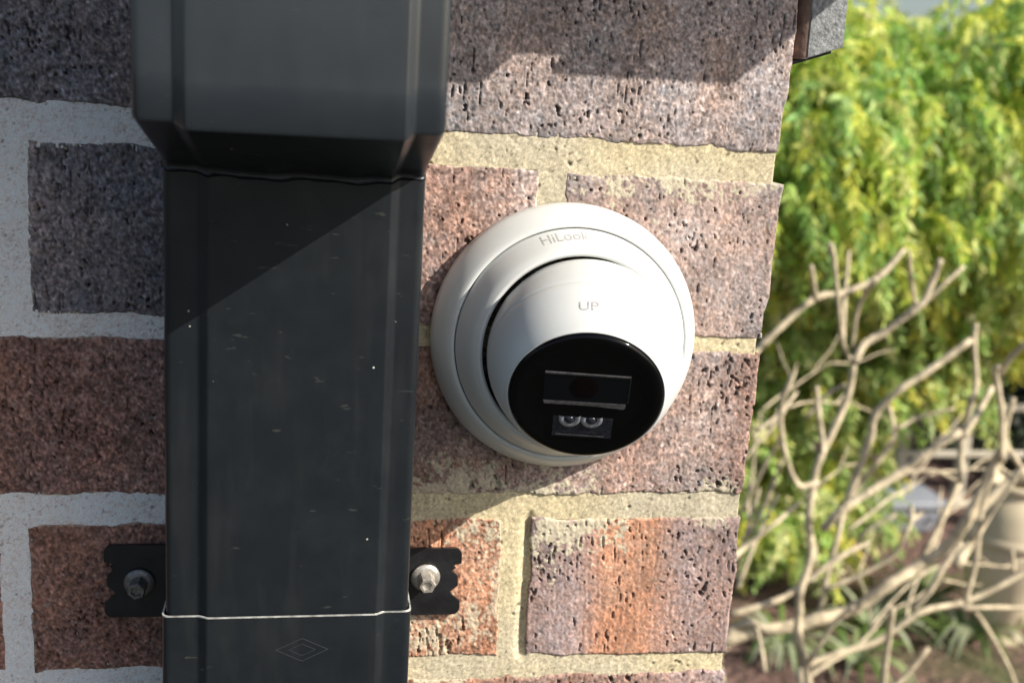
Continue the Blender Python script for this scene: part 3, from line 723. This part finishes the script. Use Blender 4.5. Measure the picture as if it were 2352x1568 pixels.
hedge = thing('tall_hedge', (5, 8.2, 0), 'tall dense hedge closing the garden far behind the trees', 'hedge')
cl4 = [(rr.uniform(1.5, 9), rr.uniform(7.6, 8.6), rr.uniform(.2, 2.25), rr.uniform(.35, .5), rr.choice((.7, .9, 1.))) for k in range(190)]
P, D, L, Wd, C = sprays(cl4, 3300, 16, .34, .11, .06, [G(.10, .14, .04), G(.14, .18, .05), G(.07, .10, .03)], .6, down=.3)
leaves_mesh('foliage', P, D, L, Wd, C, M_HEDGE, hedge, 'stuff')
for x in (2.5, 4.2, 5.9, 7.6): tube('stem', spline([(x, 8.2, -.03), (x+.1, 8.2, .8), (x, 8.1, 1.8)], 5), .05, M_TRUNK, hedge, 8)

# ------------------------------------------------------------------ bare shrub of pale pruned branches
bare = thing('bare_shrub', (.95, 1.5, 0), 'bare pruned shrub of pale tan forking branches just past the wall corner', 'shrub')
BRN = [  # (points in the photograph, width, depth Y, blunt sunlit tip)
 ([(1675,1410),(1782,1379),(1832,1349),(1927,1279),(1997,1244)], 15, 1.55, 0),
 ([(1640,1500),(1687,1462),(1827,1436),(1877,1422),(1967,1394),(2042,1342),(2112,1298),(2167,1262),(2217,1199),(2277,1084),(2312,1010)], 30, 1.6, 0),
 ([(2112,1298),(2157,1204),(2204,1105)], 17, 1.6, 1),
 ([(2095,1400),(2137,1354),(2170,1295),(2209,1247)], 15, 1.5, 1),
 ([(2217,1385),(2242,1284),(2257,1159),(2287,1074)], 13, 1.5, 1),
 ([(1862,1640),(1852,1534),(1832,1454),(1836,1400),(1838,1354),(1862,1274),(1857,1194),(1870,1104),(1882,1054),(1942,924),(1962,834)], 20, 1.5, 0),
 ([(1858,1520),(1917,1429),(1960,1392)], 12, 1.5, 0),
 ([(1962,838),(1940,800),(1932,764),(1925,690),(1912,560)], 11, 1.5, 0),
 ([(1962,834),(1985,790),(2028,765),(2098,712),(2123,690),(2140,650),(2160,598)], 18, 1.45, 1),
 ([(2103,706),(2092,640),(2088,575)], 11, 1.5, 0),
 ([(2118,700),(2165,655),(2213,613)], 11, 1.5, 1),
 ([(1690,860),(1763,780),(1868,687),(1938,673),(2018,635),(2078,572)], 16, 1.6, 0),
 ([(1873,687),(1863,612)], 12, 1.6, 1),
 ([(2012,640),(1973,700),(1956,800)], 11, 1.6, 0),
 ([(1878,1108),(1832,1112),(1802,1034),(1794,934),(1827,849)], 13, 1.45, 0),
 ([(1890,1040),(1889,1009),(1880,940),(1876,889)], 13, 1.45, 1),
 ([(1880,1420),(1897,1334),(1925,1230),(1947,1154),(2042,1024),(2054,994),(2042,934)], 13, 1.65, 1),
 ([(1890,1215),(1937,1168),(2067,1086),(2117,1049),(2206,990)], 21, 1.5, 1),
 ([(1925,1210),(1967,1094),(2000,1000),(2012,949),(2067,894),(2122,859),(2230,780)], 18, 1.7, 1),
 ([(2057,985),(2120,955),(2192,938)], 9, 1.7, 0),
 ([(2205,1110),(2210,1004),(2230,930),(2242,879),(2237,784),(2243,742)], 15, 1.6, 0),
 ([(2212,1004),(2245,950),(2279,890)], 16, 1.55, 1),
 ([(2300,1060),(2300,949),(2287,859),(2292,840)], 16, 1.55, 1),
 ([(2294,862),(2320,822),(2362,782)], 14, 1.55, 0),
 ([(2290,1070),(2330,1100),(2347,1079),(2309,1009),(2327,915)], 14, 1.65, 1),
 ([(2222,1195),(2290,1130),(2345,1085),(2380,1060)], 24, 1.7, 0),
 ([(2230,1240),(2280,1170),(2352,1070)], 12, 1.5, 0),
 ([(1840,1530),(1930,1498),(2017,1470),(2117,1404),(2217,1381),(2317,1334),(2370,1300)], 16, 1.75, 0),
 ([(2025,1600),(2030,1544),(2040,1470),(2050,1397)], 17, 1.45, 1),
 ([(2000,1620),(2067,1564),(2132,1488)], 14, 1.5, 1),
 ([(2225,1385),(2265,1440),(2317,1534),(2340,1600)], 11, 1.9, 0),
 ([(2210,1396),(2290,1394),(2370,1396)], 11, 1.9, 0),
 ([(1892,1354),(1987,1314),(2052,1274),(2085,1215),(2097,1185)], 11, 1.5, 0),
 ([(2096,1190),(2094,1165)], 11, 1.5, 1), ([(2092,1195),(2118,1178)], 11, 1.5, 1),
 ([(1680,1285),(1707,1259),(1782,1199),(1840,1150)], 12, 1.7, 0),
 ([(1695,1350),(1732,1249),(1787,1134)], 11, 1.75, 0),
 ([(1690,1330),(1712,1230),(1745,1120)], 10, 1.8, 0),
 ([(1670,1450),(1720,1430),(1767,1449),(1832,1440)], 18, 1.6, 0),
 ([(1738,1440),(1750,1495),(1757,1540)], 10, 1.5, 1),
 ([(1936,784),(1940,685),(1950,575)], 10, 1.75, 0),
 ([(1740,990),(1790,950),(1830,900)], 10, 1.9, 0),
 ([(1720,1230),(1760,1150),(1800,1050)], 11, 1.9, 0),
 ([(2195,1300),(2240,1225),(2300,1130)], 26, 1.75, 0),
 ([(2328,1310),(2325,1265)], 12, 1.6, 1),
 ([(1912,600),(1905,560)], 12, 1.7, 1),
 ([(1960,1260),(1990,1220),(2060,1180)], 9, 1.9, 0),
 ([(1850,960),(1900,905),(1950,880)], 9, 1.8, 0),
 ([(1700,1180),(1760,1060),(1800,1000)], 9, 2.0, 0),
 ([(2060,1090),(2140,1080),(2210,1110)], 9, 1.9, 0),
]
rb = random.Random(5)
for i, (pts, w, Y, tip) in enumerate(BRN):
    a = rb.uniform(-.08, .08); n = len(pts)
    P3 = [at(u, v, Y+a*k/(n-1)+rb.uniform(-.012, .012)) for k, (u, v) in enumerate(pts)]
    sp = spline(P3, 5); r0 = w/2/2700*(Y+.54)*1.04; m = len(sp)
    rad = [r0*(1.08-.2*k/(m-1))*(1+rb.uniform(-.07, .07)) for k in range(m)]
    if not tip: rad[-1] *= .6
    rad = [r*(1+(.14 if k % 5 == 0 and 0 < k < m-1 else 0)) for k, r in enumerate(rad)]
    o = tube('branch', sp, rad, M_BARK, bare, 9, .09, rb)
    if tip:
        t = (sp[-1]-sp[-2]).normalized(); lathe('cut_end', [(rad[-1]*.98, 0), (rad[-1]*.85, .0015), (.0001, .002)], sp[-1], t, M_CUTWOOD, o, 10)
r9 = random.Random(31)
def twig(u, v, ang, L, w, Y, lvl):
    pts = [(u, v)]; a = ang; n = 4
    for k in range(n):
        a += r9.uniform(-14, 14); u += L/n*math.cos(math.radians(a)); v -= L/n*math.sin(math.radians(a)); pts.append((u, v))
    P3 = [at(x, y, Y+.03*k) for k, (x, y) in enumerate(pts)]; sp = spline(P3, 3); r0 = w/2/2700*(Y+.54); m = len(sp)
    tube('branch', sp, [r0*(1-.45*k/(m-1)) for k in range(m)], M_BARK, bare, 7, .06, r9)
    if lvl:
        for sg in (-1, 1):
            if r9.random() < .85: twig(pts[-2 if sg > 0 else -1][0], pts[-2 if sg > 0 else -1][1], a+sg*r9.uniform(18, 42), L*r9.uniform(.5, .8), w*.72, Y+.1, lvl-1)
for k in range(8): twig(r9.uniform(1640, 2360), r9.uniform(1080, 1560), r9.uniform(25, 105), r9.uniform(160, 300), r9.uniform(8, 12), r9.uniform(1.8, 2.5), 2)
base = Vector((.95, 1.5, 0))
for (u, v, Y, w) in ((1640, 1500, 1.6, 34), (1862, 1640, 1.5, 30), (2025, 1600, 1.45, 20), (2000, 1620, 1.5, 18), (1840, 1530, 1.75, 22)):
    q = at(u, v, Y); sp = spline([q, q*.6+base*.4+Vector((0, 0, -.05)), q*.25+base*.75, base+Vector((rb.uniform(-.06, .06), rb.uniform(-.05, .05), -.03))], 6)
    r0 = w/2/2700*(Y+.54); tube('stem', sp, [r0*(1+.9*k/(len(sp)-1)) for k in range(len(sp))], M_BARK, bare, 10)

# ------------------------------------------------------------------ things in the garden behind
# pale rail fence
def seg_box(name, p, q, hz, hy, mat, parent):
    d = (q-p); L = d.length; ex = d.normalized(); up = Vector((0, 0, 1)); ey = up.cross(ex).normalized(); ez = ex.cross(ey)
    bm = box_bm((0, -hy, -hz), (L, hy, hz), .004)
    for v in bm.verts: v.co = p+ex*v.co.x+ey*v.co.y+ez*v.co.z
    return bm_obj(name, bm, mat, parent)
fence = thing('rail_fence', at(2205, 1300, 5.3)*1, 'pale timber rail fence with dark gaps behind the bare branches', 'fence')
fx0, fx1 = at(2060, 1040, 5.3).x, at(2560, 1040, 5.3).x
for v in (935, 1042, 1157, 1270):
    z = at(2250, v, 5.3).z; seg_box('rail', Vector((fx0, 5.3, z)), Vector((fx1, 5.3, z)), .018, .012, M_RAIL, fence)
for u in (2065, 2205, 2400, 2555):
    x = at(u, 1100, 5.33).x; bm_obj('post', box_bm((x-.03, 5.315, 0), (x+.03, 5.375, at(2250, 905, 5.3).z), .004), M_RAIL, fence)
# blue-grey storage tub
tbn = thing('storage_tub', at(2060, 1330, 4.9), 'blue-grey plastic storage tub standing on the ground left of the rail fence', 'tub')
x0, x1 = at(1985, 1200, 4.9).x, at(2165, 1200, 4.9).x; z1 = at(2060, 1165, 4.9).z; z0 = 0.0
def taper_box(name, x0, x1, y0, y1, z0, z1, k, mat, parent, bev=.03):
    bm = box_bm((x0, y0, z0), (x1, y1, z1), bev, 3); cx, cy = (x0+x1)/2, (y0+y1)/2
    for v in bm.verts: t = (z1-v.co.z)/(z1-z0); v.co.x = cx+(v.co.x-cx)*(1-k*t); v.co.y = cy+(v.co.y-cy)*(1-k*t)
    return bm_obj(name, bm, mat, parent)
taper_box('body', x0, x1, 4.9, 5.2, z0, z1, .18, M_BIN, tbn)
for f in (.12, .5, .88): 
    xx = x0+(x1-x0)*f; bm_obj('rib', box_bm((xx-.012, 4.885, z0+.1), (xx+.012, 4.915, z1-.06), .004), M_BIN, tbn)
taper_box('lid', x0-.015, x1+.015, 4.88, 5.22, z1-.01, z1+.035, 0, M_BIN, tbn, .012)
# sand-coloured urn at the lower right
uc = at(2312, 1300, 3.75); urn = thing('garden_urn', (uc.x, 3.75, 0), 'large sand-coloured garden urn at the lower right edge of the photo', 'urn')
zt = at(2345, 1105, 3.75).z
sc_ = lambda z: z
pr = [(.06, 0), (.085, .0), (.09, .03), (.075, .06), (.09, .12), (.125, .26), (.155, .40), (.17, .50), (.175, .58), (.172, .60), (.18, .605), (.18, .645), (.172, .65), (.17, .66), (.155, .76), (.12, .84), (.10, .87), (.098, .89), (.115, .90), (.118, .92), (.105, .93), (.09, .93), (.085, .88)]
ks = zt/.93
lathe('body', [(r*1.15, h*ks) for r, h in pr], Vector((uc.x, 3.75, 0)), Vector((0, 0, 1)), M_POT, urn, 64)
# strappy plants on the mulch
def strappy(u, v, n, lab, seed):
    r = random.Random(seed); k = -CAM.z; c = ((u-1176)/2700, (v-784)/2700, 1.)
    d = Vector([R0[i]*c[0]+R1[i]*c[1]+R2[i]*c[2] for i in range(3)]); p = CAM+d*(k/d.z)
    t = thing('strappy_plant', p, lab, 'plant', 'low strappy plants on the mulch')
    V = []; F = []; Cc = []
    for j in range(n):
        a = r.uniform(0, 2*math.pi); L = r.uniform(.18, .38); w = r.uniform(.012, .022); o = Vector((math.cos(a), math.sin(a), 0)); s = Vector((-o.y, o.x, 0)); b0 = len(V)
        col = r.choice(((.10, .16, .04), (.16, .24, .06), (.30, .36, .16), (.40, .44, .28)))
        for q in range(7):
            tt = q/6; c_ = p+o*(L*tt)+Vector((0, 0, L*(1.5*tt-1.35*tt*tt))); ww = w*(1-tt)**.5*(.4+tt if tt < .6 else 1)
            V += [c_-s*ww, c_+s*ww+Vector((0, 0, .002))]; Cc += [col, col]
        for q in range(6): F.append((b0+2*q, b0+2*q+1, b0+2*q+3, b0+2*q+2))
    quads_np('leaves', np.array([tuple(v) for v in V]), np.array(F), M_HEDGE, t, True, np.array(Cc))
strappy(2110, 1400, 46, 'strappy plant with pale striped leaves, nearest the tub', 1)
strappy(2000, 1460, 40, 'strappy plant behind the upright blunt branch', 2)
strappy(2230, 1480, 36, 'strappy plant left of the urn', 3)
strappy(1960, 1540, 30, 'strappy plant lowest in view among the branches', 4)
strappy(1790, 1500, 34, 'strappy plant close to the wall corner', 6)
